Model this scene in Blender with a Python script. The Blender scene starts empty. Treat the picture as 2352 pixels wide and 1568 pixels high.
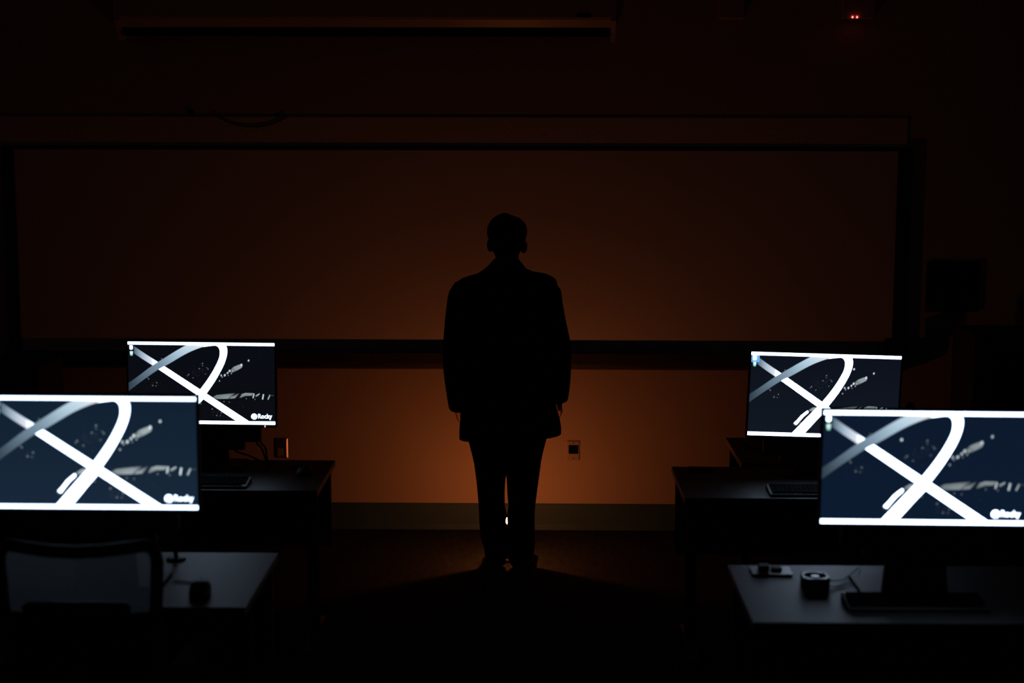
import bpy, bmesh, math, random
from mathutils import Vector, Matrix, Euler, noise
random.seed(7)
sc = bpy.context.scene
COL = sc.collection
PI = math.pi

# ------------------------------------------------------------------ camera, world, exposure
cam_d = bpy.data.cameras.new('camera'); cam = bpy.data.objects.new('camera', cam_d); COL.objects.link(cam)
cam_d.sensor_width = 36.0; cam_d.sensor_fit = 'HORIZONTAL'
cam_d.lens = 3557.5 / 2352 * 36.0
cam_d.clip_start = 0.05; cam_d.clip_end = 60
_r = Vector((0.99992, 0.01250, 0.0022)); _f = Vector((-0.0121, 0.9907, -0.1358)).normalized()
_r = (_r - _f * _r.dot(_f)).normalized(); _u = _r.cross(_f)
cam.matrix_world = Matrix(((_r.x, _u.x, -_f.x, 0), (_r.y, _u.y, -_f.y, 0), (_r.z, _u.z, -_f.z, 2.2205), (0, 0, 0, 1)))
cam_d.dof.use_dof = True; cam_d.dof.focus_distance = 7.72; cam_d.dof.aperture_fstop = 1.8; cam_d.dof.aperture_blades = 0
sc.camera = cam
world = bpy.data.worlds.new('world'); sc.world = world; world.use_nodes = True
world.node_tree.nodes['Background'].inputs[0].default_value = (0, 0, 0, 1)
sc.view_settings.view_transform = 'Standard'; sc.view_settings.look = 'None'
sc.view_settings.exposure = 0.0; sc.view_settings.gamma = 1.0; sc.view_settings.use_curve_mapping = False
sc.cycles.use_adaptive_sampling = False
sc.cycles.caustics_reflective = False; sc.cycles.caustics_refractive = False
sc.cycles.max_bounces = 8
LAMP_STRENGTH = 690.0
LAMP_COLOR = (1.0, 0.215, 0.050)
SCREEN_WHITE = 4.8

# ------------------------------------------------------------------ materials (all procedural)
MATS = {}
def mat(name, col, rough=0.6, metal=0.0, spec=0.5, var=0.12, scale=30.0, bump=0.0, bscale=None, stretch=None, coat=0.0):
    if name in MATS: return MATS[name]
    m = bpy.data.materials.new(name); m.use_nodes = True; nt = m.node_tree; N = nt.nodes; L = nt.links
    p = N['Principled BSDF']
    p.inputs['Roughness'].default_value = rough; p.inputs['Metallic'].default_value = metal
    p.inputs['Specular IOR Level'].default_value = spec
    p.inputs['Coat Weight'].default_value = coat
    tc = N.new('ShaderNodeTexCoord'); mp = N.new('ShaderNodeMapping')
    if stretch: mp.inputs['Scale'].default_value = stretch
    L.new(tc.outputs['Object'], mp.inputs['Vector'])
    nz = N.new('ShaderNodeTexNoise'); nz.inputs['Scale'].default_value = scale; nz.inputs['Detail'].default_value = 4
    L.new(mp.outputs['Vector'], nz.inputs['Vector'])
    cr = N.new('ShaderNodeValToRGB')
    cr.color_ramp.elements[0].position = 0.3; cr.color_ramp.elements[1].position = 0.7
    cr.color_ramp.elements[0].color = tuple(c * (1 - var) for c in col) + (1,)
    cr.color_ramp.elements[1].color = tuple(min(1, c * (1 + var)) for c in col) + (1,)
    L.new(nz.outputs['Fac'], cr.inputs['Fac']); L.new(cr.outputs['Color'], p.inputs['Base Color'])
    if bump > 0:
        nb = N.new('ShaderNodeTexNoise'); nb.inputs['Scale'].default_value = bscale or scale * 4; nb.inputs['Detail'].default_value = 3
        L.new(mp.outputs['Vector'], nb.inputs['Vector'])
        b = N.new('ShaderNodeBump'); b.inputs['Strength'].default_value = bump; b.inputs['Distance'].default_value = 0.004
        L.new(nb.outputs['Fac'], b.inputs['Height']); L.new(b.outputs['Normal'], p.inputs['Normal'])
    MATS[name] = m
    return m
def emit_mat(name, col, strength):
    m = bpy.data.materials.new(name); m.use_nodes = True; p = m.node_tree.nodes['Principled BSDF']
    p.inputs['Base Color'].default_value = (*[min(1, c) * 0.3 for c in col], 1)
    p.inputs['Emission Color'].default_value = (*col, 1); p.inputs['Emission Strength'].default_value = strength
    return m
M_wall = mat('painted_wall', (0.52, 0.48, 0.42), 0.75, var=0.03, scale=3, bump=0.12, bscale=180, spec=0.3)
M_ceil = mat('ceiling_paint', (0.45, 0.43, 0.40), 0.9, var=0.04, scale=6)
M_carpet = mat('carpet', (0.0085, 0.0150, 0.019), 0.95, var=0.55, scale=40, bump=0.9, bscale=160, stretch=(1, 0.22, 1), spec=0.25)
M_base = mat('vinyl_base', (0.045, 0.11, 0.16), 0.55, var=0.06, scale=8, spec=0.3)
M_board = mat('whiteboard_enamel', (0.80, 0.80, 0.79), 0.40, var=0.03, scale=2, spec=0.35)
M_tack = mat('tack_strip_cork', (0.78, 0.74, 0.68), 0.8, var=0.08, scale=60)
M_frame = mat('dark_aluminium', (0.055, 0.05, 0.045), 0.5, metal=0.3, var=0.08)
M_lip = mat('bare_aluminium', (0.25, 0.23, 0.21), 0.45, metal=0.7, var=0.05)
M_case = mat('screen_case_enamel', (0.55, 0.52, 0.46), 0.35, var=0.04, scale=5)
M_black = mat('black_plastic', (0.012, 0.012, 0.013), 0.5, var=0.15, scale=60, spec=0.35)
M_grille = mat('black_grille_cloth', (0.004, 0.004, 0.004), 0.9, var=0.3, scale=300, spec=0.1)
M_rack = mat('rack_steel', (0.035, 0.035, 0.038), 0.6, var=0.08, scale=20)
M_white_pl = mat('pale_plastic', (0.55, 0.53, 0.49), 0.5, var=0.03)
M_steel = mat('brushed_steel', (0.45, 0.42, 0.38), 0.34, metal=0.85, var=0.08, scale=20, stretch=(1, 1, 12))
M_ivory = mat('plate_plastic', (0.42, 0.38, 0.28), 0.45, var=0.04)
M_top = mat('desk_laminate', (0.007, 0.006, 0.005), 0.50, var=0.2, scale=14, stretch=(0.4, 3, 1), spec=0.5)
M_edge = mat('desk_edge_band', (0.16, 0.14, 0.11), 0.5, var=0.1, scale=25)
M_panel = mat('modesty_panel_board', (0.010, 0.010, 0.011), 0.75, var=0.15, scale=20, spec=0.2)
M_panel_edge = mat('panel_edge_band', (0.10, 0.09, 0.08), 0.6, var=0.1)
M_leg = mat('desk_leg_steel', (0.006, 0.006, 0.006), 0.85, var=0.1, spec=0.1)
M_foot = mat('desk_foot_steel', (0.14, 0.11, 0.09), 0.45, metal=0.3, var=0.1)
M_key = mat('key_plastic', (0.004, 0.004, 0.005), 0.9, var=0.1, spec=0.04)
M_cable = mat('cable_rubber', (0.008, 0.008, 0.008), 0.6, var=0.1, spec=0.3)
M_pcb = mat('pcb', (0.16, 0.18, 0.17), 0.35, var=0.15, scale=120)
M_comp = mat('component_black', (0.008, 0.008, 0.009), 0.6, var=0.2, spec=0.2)
M_fanpl = mat('fan_housing', (0.02, 0.02, 0.022), 0.30, var=0.1)
M_fanbl = mat('fan_blade', (0.10, 0.11, 0.12), 0.22, var=0.1, coat=0.3)
M_chair = mat('chair_frame_plastic', (0.022, 0.023, 0.024), 0.5, var=0.1, spec=0.3)
M_seat = mat('chair_fabric', (0.008, 0.008, 0.009), 0.95, spec=0.08, var=0.3, scale=200, bump=0.4)
M_coat = mat('coat_wool', (0.006, 0.006, 0.007), 0.95, var=0.3, scale=150, bump=0.4, spec=0.08)
M_trous = mat('trouser_cloth', (0.006, 0.006, 0.008), 0.95, var=0.25, scale=200, bump=0.3, spec=0.08)
M_shoe = mat('shoe_leather', (0.05, 0.04, 0.035), 0.5, var=0.2, scale=40)
M_sole = mat('shoe_rubber', (0.22, 0.20, 0.18), 0.7, var=0.1)
M_skin = mat('skin', (0.24, 0.13, 0.09), 0.55, var=0.08, scale=20, bump=0.1)
M_hair = mat('hair', (0.008, 0.006, 0.005), 0.7, var=0.4, scale=60, stretch=(6, 6, 1), bump=0.8, spec=0.2)
M_eye = mat('eye', (0.5, 0.48, 0.45), 0.2, var=0.05)
M_wick = mat('lamp_metal', (0.03, 0.028, 0.025), 0.5, metal=0.5, var=0.1)
M_bulb = emit_mat('lamp_bulb_glow', LAMP_COLOR, LAMP_STRENGTH)
M_red = emit_mat('red_indicator', (1.0, 0.055, 0.045), 12.0)
M_led = emit_mat('white_indicator', (0.8, 0.75, 0.8), 1.0)

def mesh_weave():
    m = bpy.data.materials.new('chair_mesh_weave'); m.use_nodes = True; nt = m.node_tree; N = nt.nodes; L = nt.links
    for n in list(N): N.remove(n)
    out = N.new('ShaderNodeOutputMaterial'); mx = N.new('ShaderNodeMixShader'); tr = N.new('ShaderNodeBsdfTransparent')
    d = N.new('ShaderNodeBsdfDiffuse'); tl = N.new('ShaderNodeBsdfTranslucent'); a = N.new('ShaderNodeMixShader')
    nz = N.new('ShaderNodeTexNoise'); nz.inputs['Scale'].default_value = 220
    mr = N.new('ShaderNodeMapRange'); mr.inputs['To Min'].default_value = 0.55; mr.inputs['To Max'].default_value = 0.70
    L.new(nz.outputs['Fac'], mr.inputs['Value'])
    d.inputs[0].default_value = (0.06, 0.06, 0.06, 1); tl.inputs[0].default_value = (0.125, 0.135, 0.14, 1)
    a.inputs[0].default_value = 0.5
    L.new(d.outputs[0], a.inputs[1]); L.new(tl.outputs[0], a.inputs[2])
    L.new(mr.outputs['Result'], mx.inputs[0]); L.new(tr.outputs[0], mx.inputs[1]); L.new(a.outputs[0], mx.inputs[2])
    L.new(mx.outputs[0], out.inputs[0])
    return m
M_mesh = mesh_weave()

def screen_mat():
    m = bpy.data.materials.new('lit_screen'); m.use_nodes = True; nt = m.node_tree
    p = nt.nodes['Principled BSDF']; p.inputs['Base Color'].default_value = (0.004, 0.004, 0.005, 1)
    p.inputs['Roughness'].default_value = 0.45; p.inputs['Specular IOR Level'].default_value = 0.2
    at = nt.nodes.new('ShaderNodeAttribute'); at.attribute_name = 'pixel'
    nt.links.new(at.outputs['Color'], p.inputs['Emission Color']); p.inputs['Emission Strength'].default_value = 1.0
    return m
M_screen = screen_mat()

# ------------------------------------------------------------------ mesh helpers
def box(bm, x0, x1, y0, y1, z0, z1, bev=0.0, seg=2):
    vs = [bm.verts.new((x, y, z)) for x in (x0, x1) for y in (y0, y1) for z in (z0, z1)]
    fs = [(0, 1, 3, 2), (4, 6, 7, 5), (0, 4, 5, 1), (2, 3, 7, 6), (0, 2, 6, 4), (1, 5, 7, 3)]
    faces = [bm.faces.new([vs[i] for i in f]) for f in fs]
    if bev > 0:
        ed = list({e for f in faces for e in f.edges})
        bmesh.ops.bevel(bm, geom=ed, offset=bev, segments=seg, profile=0.5, affect='EDGES')
    return vs
def tube(bm, pts, rad, seg=10, flat=None, cap=True):
    pts = [Vector(p) for p in pts]; n = len(pts)
    if not hasattr(rad, '__len__'): rad = [rad] * n
    rings = []; nrm = None
    for i, p in enumerate(pts):
        t = (pts[min(i + 1, n - 1)] - pts[max(i - 1, 0)]).normalized()
        if nrm is None:
            nrm = t.orthogonal().normalized() if flat is None else (Vector(flat) - t * t.dot(Vector(flat))).normalized()
        else:
            nrm = (nrm - t * t.dot(nrm)).normalized()
        b = t.cross(nrm)
        r = rad[i]; ra, rb = (r if hasattr(r, '__len__') else (r, r))
        rings.append([bm.verts.new(p + nrm * (math.cos(2 * PI * k / seg) * ra) + b * (math.sin(2 * PI * k / seg) * rb)) for k in range(seg)])
    for a, b in zip(rings, rings[1:]):
        for k in range(seg): bm.faces.new((a[k], a[(k + 1) % seg], b[(k + 1) % seg], b[k]))
    if cap:
        bm.faces.new(rings[0][::-1]); bm.faces.new(rings[-1])
    return rings
def smooth_path(pts, n=6):
    pts = [Vector(p) for p in pts]; out = []
    P = [pts[0]] + pts + [pts[-1]]
    for i in range(1, len(P) - 2):
        a, b, c, d = P[i - 1], P[i], P[i + 1], P[i + 2]
        for k in range(n):
            t = k / n
            out.append(0.5 * ((2 * b) + (c - a) * t + (2 * a - 5 * b + 4 * c - d) * t * t + (3 * b - a - 3 * c + d) * t ** 3))
    out.append(pts[-1])
    return out
def rings(bm, secs, seg=28, n=2.3, cap=True, wob=0.0):
    """loft of superellipse rings; sec = (z, xl, xr, yb, yf)"""
    R = []
    for s in secs:
        z, xl, xr, yb, yf = s[:5]; tilt = s[5] if len(s) > 5 else 0
        cx, cy, rx, ry = (xl + xr) / 2, (yb + yf) / 2, (xr - xl) / 2, (yf - yb) / 2
        ring = []
        for k in range(seg):
            a = 2 * PI * k / seg; c, d = math.cos(a), math.sin(a)
            x = cx + rx * math.copysign(abs(c) ** (2 / n), c); y = cy + ry * math.copysign(abs(d) ** (2 / n), d)
            if wob:
                w = noise.noise(Vector((x * 9, y * 9, z * 5))) * wob
                y += w * (d if abs(d) > .2 else 0)
            ring.append(bm.verts.new((x, y, z + tilt * x)))
        R.append(ring)
    for a, b in zip(R, R[1:]):
        for k in range(seg): bm.faces.new((a[k], a[(k + 1) % seg], b[(k + 1) % seg], b[k]))
    if cap:
        bm.faces.new(R[0][::-1]); bm.faces.new(R[-1])
    return R
def lathe(bm, prof, c=(0, 0, 0), seg=24):
    R = []
    for r, z in prof:
        R.append([bm.verts.new((c[0] + r * math.cos(2 * PI * k / seg), c[1] + r * math.sin(2 * PI * k / seg), c[2] + z)) for k in range(seg)])
    for a, b in zip(R, R[1:]):
        for k in range(seg): bm.faces.new((a[k], a[(k + 1) % seg], b[(k + 1) % seg], b[k]))
    bm.faces.new(R[0][::-1]); bm.faces.new(R[-1])
def ball(bm, c, r, sub=2):
    M = Matrix.Translation(c) @ Matrix.Diagonal((*(r if hasattr(r, '__len__') else (r, r, r)), 1))
    bmesh.ops.create_icosphere(bm, subdivisions=sub, radius=1, matrix=M)
def capsule(bm, p0, r0, p1, r1, seg=12):
    p0, p1 = Vector(p0), Vector(p1); d = (p1 - p0).normalized()
    pts, rad = [], []
    for k in range(4):
        a = PI / 2 * (1 - k / 4) * 0.96
        pts.append(p0 - d * r0 * math.sin(a)); rad.append(r0 * math.cos(a))
    pts.append(p0); rad.append(r0); pts.append(p1); rad.append(r1)
    for k in range(1, 5):
        a = PI / 2 * (k / 4) * 0.96
        pts.append(p1 + d * r1 * math.sin(a)); rad.append(r1 * math.cos(a))
    tube(bm, pts, rad, seg)
def prism(bm, poly, axis, a0, a1):
    """extrude 2-D polygon; axis 'x' -> poly is (y,z); axis 'y' -> poly is (x,z)"""
    def mk(p, a): return (a, p[0], p[1]) if axis == 'x' else ((p[0], a, p[1]) if axis == 'y' else (p[0], p[1], a))
    A = [bm.verts.new(mk(p, a0)) for p in poly]; B = [bm.verts.new(mk(p, a1)) for p in poly]
    n = len(poly)
    for k in range(n): bm.faces.new((A[k], A[(k + 1) % n], B[(k + 1) % n], B[k]))
    bm.faces.new(A[::-1]); bm.faces.new(B)
def obj(name, bm, m, parent=None, smooth=False, loc=None, rot=None, angle=None):
    bmesh.ops.recalc_face_normals(bm, faces=bm.faces)
    me = bpy.data.meshes.new(name); bm.to_mesh(me); bm.free()
    for k in (m if isinstance(m, (list, tuple)) else [m]): me.materials.append(k)
    if smooth:
        for p in me.polygons: p.use_smooth = True
        if angle: me.set_sharp_from_angle(angle=math.radians(angle))
    o = bpy.data.objects.new(name, me); COL.objects.link(o)
    if parent: o.parent = parent
    if loc: o.location = loc
    if rot: o.rotation_euler = rot
    return o
def BM(): return bmesh.new()
def boxobj(name, m, parent, dims, bev=0.0):
    bm = BM(); box(bm, *dims, bev=bev); return obj(name, bm, m, parent)
def tag(o, label=None, cat=None, group=None, kind=None):
    if label: o['label'] = label
    if cat: o['category'] = cat
    if group: o['group'] = group
    if kind: o['kind'] = kind
    return o
def thing(name, label, cat, loc=(0, 0, 0), rotz=0.0, group=None):
    o = bpy.data.objects.new(name, None); COL.objects.link(o); o.location = loc; o.rotation_euler = (0, 0, rotz)
    o.empty_display_size = 0.1
    return tag(o, label, cat, group)
def struct(name, bm, m): return tag(obj(name, bm, m), kind='structure')
def children(o): return [c for c in COL.objects if c.parent == o]
def copy_tree(o, parent=None):
    kids = children(o)
    c = o.copy(); COL.objects.link(c)
    if parent: c.parent = parent
    for k in kids: copy_tree(k, c)
    return c
def put(o, loc, label, rotz=None):
    o.location = loc
    if rotz is not None: o.rotation_euler = (0, 0, rotz)
    o['label'] = label
    return o

# ------------------------------------------------------------------ room
XL, XR, YB, YW, ZC = -4.3, 4.3, -2.2, 8.457, 3.25
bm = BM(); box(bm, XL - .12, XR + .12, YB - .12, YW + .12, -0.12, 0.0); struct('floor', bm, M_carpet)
bm = BM(); box(bm, XL - .12, XR + .12, YB - .12, YW + .12, ZC, ZC + .12); struct('ceiling', bm, M_ceil)
bm = BM(); box(bm, XL - .12, XR + .12, YW, YW + .12, 0, ZC); struct('wall_front', bm, M_wall)
bm = BM(); box(bm, XL - .12, XR + .12, YB - .12, YB, 0, ZC); struct('wall_back', bm, M_wall)
bm = BM(); box(bm, XL - .12, XL, YB, YW, 0, ZC); struct('wall_left', bm, M_wall)
bm = BM(); box(bm, XR, XR + .12, YB, YW, 0, ZC); struct('wall_right', bm, M_wall)
def base_prof(bm, axis, a0, a1, off, sgn):
    prof = [(off, 0), (off - sgn * .016, 0.0), (off - sgn * .010, .012), (off - sgn * .007, .03), (off - sgn * .007, .143), (off - sgn * .003, .149), (off, .149)]
    prism(bm, prof, axis, a0, a1)
bm = BM(); base_prof(bm, 'x', XL, .3700, YW, 1); base_prof(bm, 'x', .3712, XR, YW, 1); struct('baseboard_front', bm, M_base)
bm = BM(); base_prof(bm, 'y', YB, YW - .02, XL, -1); struct('baseboard_left', bm, M_base)
bm = BM(); base_prof(bm, 'y', YB, YW - .02, XR, 1); struct('baseboard_right', bm, M_base)

# ------------------------------------------------------------------ whiteboard, tack strip, things on the wall
wb = thing('whiteboard', 'wide whiteboard with dark frame and pen tray on the front wall', 'whiteboard', (-.412, YW, .912))
def W(x): return x + .412
def wz(z): return z - .912
boxobj('board_panel', M_board, wb, (W(-2.812), W(1.979), -.014, -.001, wz(1.000), wz(2.106)))
boxobj('frame_rail', M_frame, wb, (W(-2.88), W(2.056), -.014, -.001, wz(2.106), wz(2.126)), .003)
boxobj('frame_stile', M_frame, wb, (W(-2.88), W(-2.812), -.024, -.001, wz(1.006), wz(2.106)), .003)
boxobj('frame_stile', M_frame, wb, (W(1.979), W(2.056), -.024, -.001, wz(1.006), wz(2.106)), .003)
bm = BM()
prism(bm, [(-.001, wz(.918)), (-.050, wz(.918)), (-.062, wz(.926)), (-.066, wz(.945)), (-.066, wz(1.004)), (-.056, wz(1.006)), (-.054, wz(.962)), (-.020, wz(.956)), (-.014, wz(1.002)), (-.001, wz(1.002))], 'x', W(-2.88), W(2.056))
obj('pen_tray', bm, M_frame, wb)
boxobj('tray_lip', M_lip, wb, (W(-2.88), W(2.056), -.040, -.001, wz(.911), wz(.9178)), .0015)
bm = BM(); box(bm, W(1.927), W(2.021), -.098, -.0665, wz(.9947), wz(1.098), .006); obj('tray_end_box', bm, M_black, wb)
ts = boxobj('tack_strip', M_tack, None, (-2.90, 2.027, YW - .006, YW - .0005, 2.1275, 2.284), .0015)
tag(ts, 'long pale tack strip above the whiteboard', 'tack strip')
cl = thing('cable_clip', 'tiny black clip on top of the tack strip', 'clip', (-1.84, YW, 2.285))
boxobj('clip_body', M_black, cl, (-.009, .009, -.011, -.002, -.001, .022), .002)
boxobj('clip_plate', M_black, cl, (-.014, .014, -.006, -.001, .0, .03), .002)
bm = BM(); tube(bm, smooth_path([(-1.70, YW - .010, 2.284), (-1.66, YW - .010, 2.262), (-1.60, YW - .010, 2.240), (-1.512, YW - .010, 2.2285), (-1.42, YW - .010, 2.240), (-1.36, YW - .010, 2.263), (-1.322, YW - .010, 2.284)]), .0028, 8)
tag(obj('hanging_cable', bm, M_cable, None, True), 'thin dark cable sagging in a loop over the tack strip', 'cable')

# projector screen housing high on the wall
ps = thing('projection_screen_case', 'long pale rolled projection screen case mounted high on the wall', 'projector screen', (-.87, YW, 2.74))
bm = BM(); prism(bm, [(-.012, .0), (-.085, -.004), (-.105, .002), (-.150, .050), (-.157, .064), (-.157, .20), (-.012, .20)], 'x', -1.32, 1.30); obj('case_body', bm, M_case, ps)
bm = BM(); box(bm, -1.305, 1.285, -.120, -.020, -.030, -.0045, .004); obj('slot_shadow_bar', bm, M_grille, ps)  # solid black bar painted in for the shadow gap below the case
for x0, x1, zl in ((-1.335, -1.305, -.05), (1.285, 1.312, -.062)):
    bm = BM(); prism(bm, [(-.010, .205), (-.010, -.01), (-.04, zl), (-.085, zl), (-.112, -.012), (-.162, .045), (-.162, .205)], 'x', x0, x1); obj('end_cap', bm, M_case, ps)
for x in (-1.2, 1.2): boxobj('wall_bracket', M_lip, ps, (x - .03, x + .03, -.013, -.0005, .01, .21), .001)
boxobj('name_plate', M_black, ps, (1.105, 1.18, -.1585, -.1572, .062, .082))

bx = thing('wall_box', 'plain pale box high on the wall', 'wall box', (1.0625, YW, 2.803))
boxobj('cover', M_white_pl, bx, (-.07, .07, -.05, -.006, 0, .21), .008); boxobj('back_plate', M_white_pl, bx, (-.06, .06, -.0065, -.0005, .01, .2))
bx = thing('wall_sensor', 'pale box high on the wall with two red lights', 'sensor', (1.735, YW, 2.804))
boxobj('cover', M_white_pl, bx, (-.087, .087, -.06, -.006, 0, .22), .008); boxobj('back_plate', M_white_pl, bx, (-.07, .07, -.0065, -.0005, .01, .2))
for x in (-.0345, -.0105):
    bm = BM(); ball(bm, (x, -.061, .0085), (.0042, .003, .0058), 2); tag(obj('indicator_light', bm, M_red, bx, True), 'glowing red light')

sp = thing('wall_speaker', 'flat square black speaker on the wall right of the whiteboard', 'speaker', (2.301, YW, 1.235))
boxobj('cabinet', M_black, sp, (-.143, .143, -.009, -.0005, 0, .276), .003)
boxobj('grille', M_grille, sp, (-.136, .136, -.013, -.0088, .007, .269), .002)

def wallplate(name, label, x, z, m, dark):
    t = thing(name, label, 'wall plate', (x, YW, z))
    bm = BM(); prism(bm, [(-.0355, -.0565), (.0355, -.0565), (.0355, .0565), (-.0355, .0565)], 'y', -.0005, -.003)
    v = [bm.verts.new(p) for p in ((-.0285, -.008, -.0495), (.0285, -.008, -.0495), (.0285, -.008, .0495), (-.0285, -.008, .0495))]
    w = [bm.verts.new(p) for p in ((-.0355, -.003, -.0565), (.0355, -.003, -.0565), (.0355, -.003, .0565), (-.0355, -.003, .0565))]
    for k in range(4): bm.faces.new((w[k], w[(k + 1) % 4], v[(k + 1) % 4], v[k]))
    bm.faces.new(v); obj('plate', bm, m, t)
    if dark: boxobj('jack_opening', M_grille, t, (-.027, .027, -.0095, -.0078, -.018, .032), .001)
    else: boxobj('lower_reflection', M_ivory, t, (-.022, .012, -.0092, -.0078, -.045, .0), .001)  # lighter patch painting the reflection on the lower half of the blank steel plate
    for z_ in (-.043, .043):
        bm = BM(); lathe(bm, [(.0032, -.0082), (.0032, -.0095), (.002, -.0100)], seg=10)
        bmesh.ops.rotate(bm, verts=bm.verts, cent=(0, 0, 0), matrix=Matrix.Rotation(-PI / 2, 3, 'X'))
        for v_ in bm.verts: v_.co.y = -abs(v_.co.y); v_.co.z += z_
        obj('screw', bm, M_frame, t)
wallplate('steel_wall_plate', 'steel wall plate above the left desk, its right edge glinting', -1.386, .4575, M_steel, False)
wallplate('jack_wall_plate', 'ivory wall plate with a square black opening right of the person', .2397, .4515, M_ivory, True)

# cabinets at the wall
def cabinet(name, label, x0, x1, y0, h):
    t = thing(name, label, 'cabinet', ((x0 + x1) / 2, y0, 0)); w = (x1 - x0) / 2
    bm = BM(); box(bm, -w, -w + .09, 0, .42, .03, h); box(bm, w - .09, w, 0, .42, .03, h); box(bm, -w + .09, w - .09, 0, .42, h - .07, h); box(bm, -w + .09, w - .09, 0, .42, .03, .1); box(bm, -w + .09, w - .09, .40, .42, .1, h - .07)
    obj('body', bm, M_rack, t)
    d = boxobj('door', M_grille, t, (-w + .092, w - .092, .02, .04, .102, h - .072))
    bm = BM(); tube(bm, [(w - .13, .018, h * .5), (w - .13, -.012, h * .5), (w - .13, -.012, h * .5 + .12), (w - .13, .018, h * .5 + .12)], .006, 8); obj('handle', bm, M_rack, d, True)
    for x in (-w + .05, w - .05):
        for y in (.05, .37):
            bm = BM(); lathe(bm, [(.02, 0), (.02, .03)], (x, y, 0), 12); obj('foot', bm, M_black, t)
cabinet('equipment_cabinet', 'tall black cabinet against the wall at the right edge', 2.293, 2.95, 7.95, 1.172)
cabinet('storage_cabinet', 'low black cabinet against the wall at the left edge', -3.20, -2.5665, 7.95, .981)

# ------------------------------------------------------------------ desks
def desk(label, x0, x1, y0, y1, inner, group='desks in the rows'):
    """inner: -1 when the aisle end is x0, +1 when it is x1"""
    t = thing('classroom_desk', label, 'desk', ((x0 + x1) / 2, (y0 + y1) / 2, 0), 0, group)
    w, d = (x1 - x0) / 2, (y1 - y0) / 2; th = .026; e = .0025
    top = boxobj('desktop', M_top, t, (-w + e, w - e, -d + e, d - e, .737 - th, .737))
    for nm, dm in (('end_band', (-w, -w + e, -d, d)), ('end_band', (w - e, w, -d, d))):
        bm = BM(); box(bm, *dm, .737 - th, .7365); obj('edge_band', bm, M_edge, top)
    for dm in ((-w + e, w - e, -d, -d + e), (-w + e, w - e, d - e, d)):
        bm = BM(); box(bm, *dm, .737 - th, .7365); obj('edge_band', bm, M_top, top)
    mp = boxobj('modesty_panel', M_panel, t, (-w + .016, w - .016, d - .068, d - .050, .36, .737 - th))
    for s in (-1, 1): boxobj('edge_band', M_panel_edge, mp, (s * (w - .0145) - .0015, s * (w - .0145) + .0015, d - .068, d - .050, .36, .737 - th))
    for s in (-1, 1):
        xc = s * (w - .062)
        lg = boxobj('leg', M_leg, t, (xc - .021, xc + .021, -.035, .035, .032, .737 - th - .004), .004)
        bm = BM(); prism(bm, [(-.245, .012), (-.245, .028), (-.06, .044), (.06, .044), (.245, .028), (.245, .012)], 'x', xc - .019, xc + .019); obj('foot_bar', bm, M_foot, lg)
        boxobj('top_bracket', M_leg, lg, (xc - .025, xc + .025, -.22, .22, .737 - th - .006, .737 - th))
        for yy in (-.225, .225):
            bm = BM(); lathe(bm, [(.012, 0), (.014, .012)], (xc, yy, 0), 10); obj('glide', bm, M_black, lg)
    return t
desk('dark desk under the rear left monitor', -2.405, -.881, 6.254, 6.851, 1)
desk('dark desk under the rear right monitor', .628, 2.152, 6.160, 6.753, -1)
desk('dark desk beside the mesh chair, front left, lit bluish', -2.413, -.889, 4.674, 5.307, 1)
desk('dark desk with the small cooling fan on it, front right', .680, 2.204, 4.557, 5.186, -1)
desk('dark desk behind the rear right desk, nearest the wall', .949, 2.25, 6.829, 7.414, -1)

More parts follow.
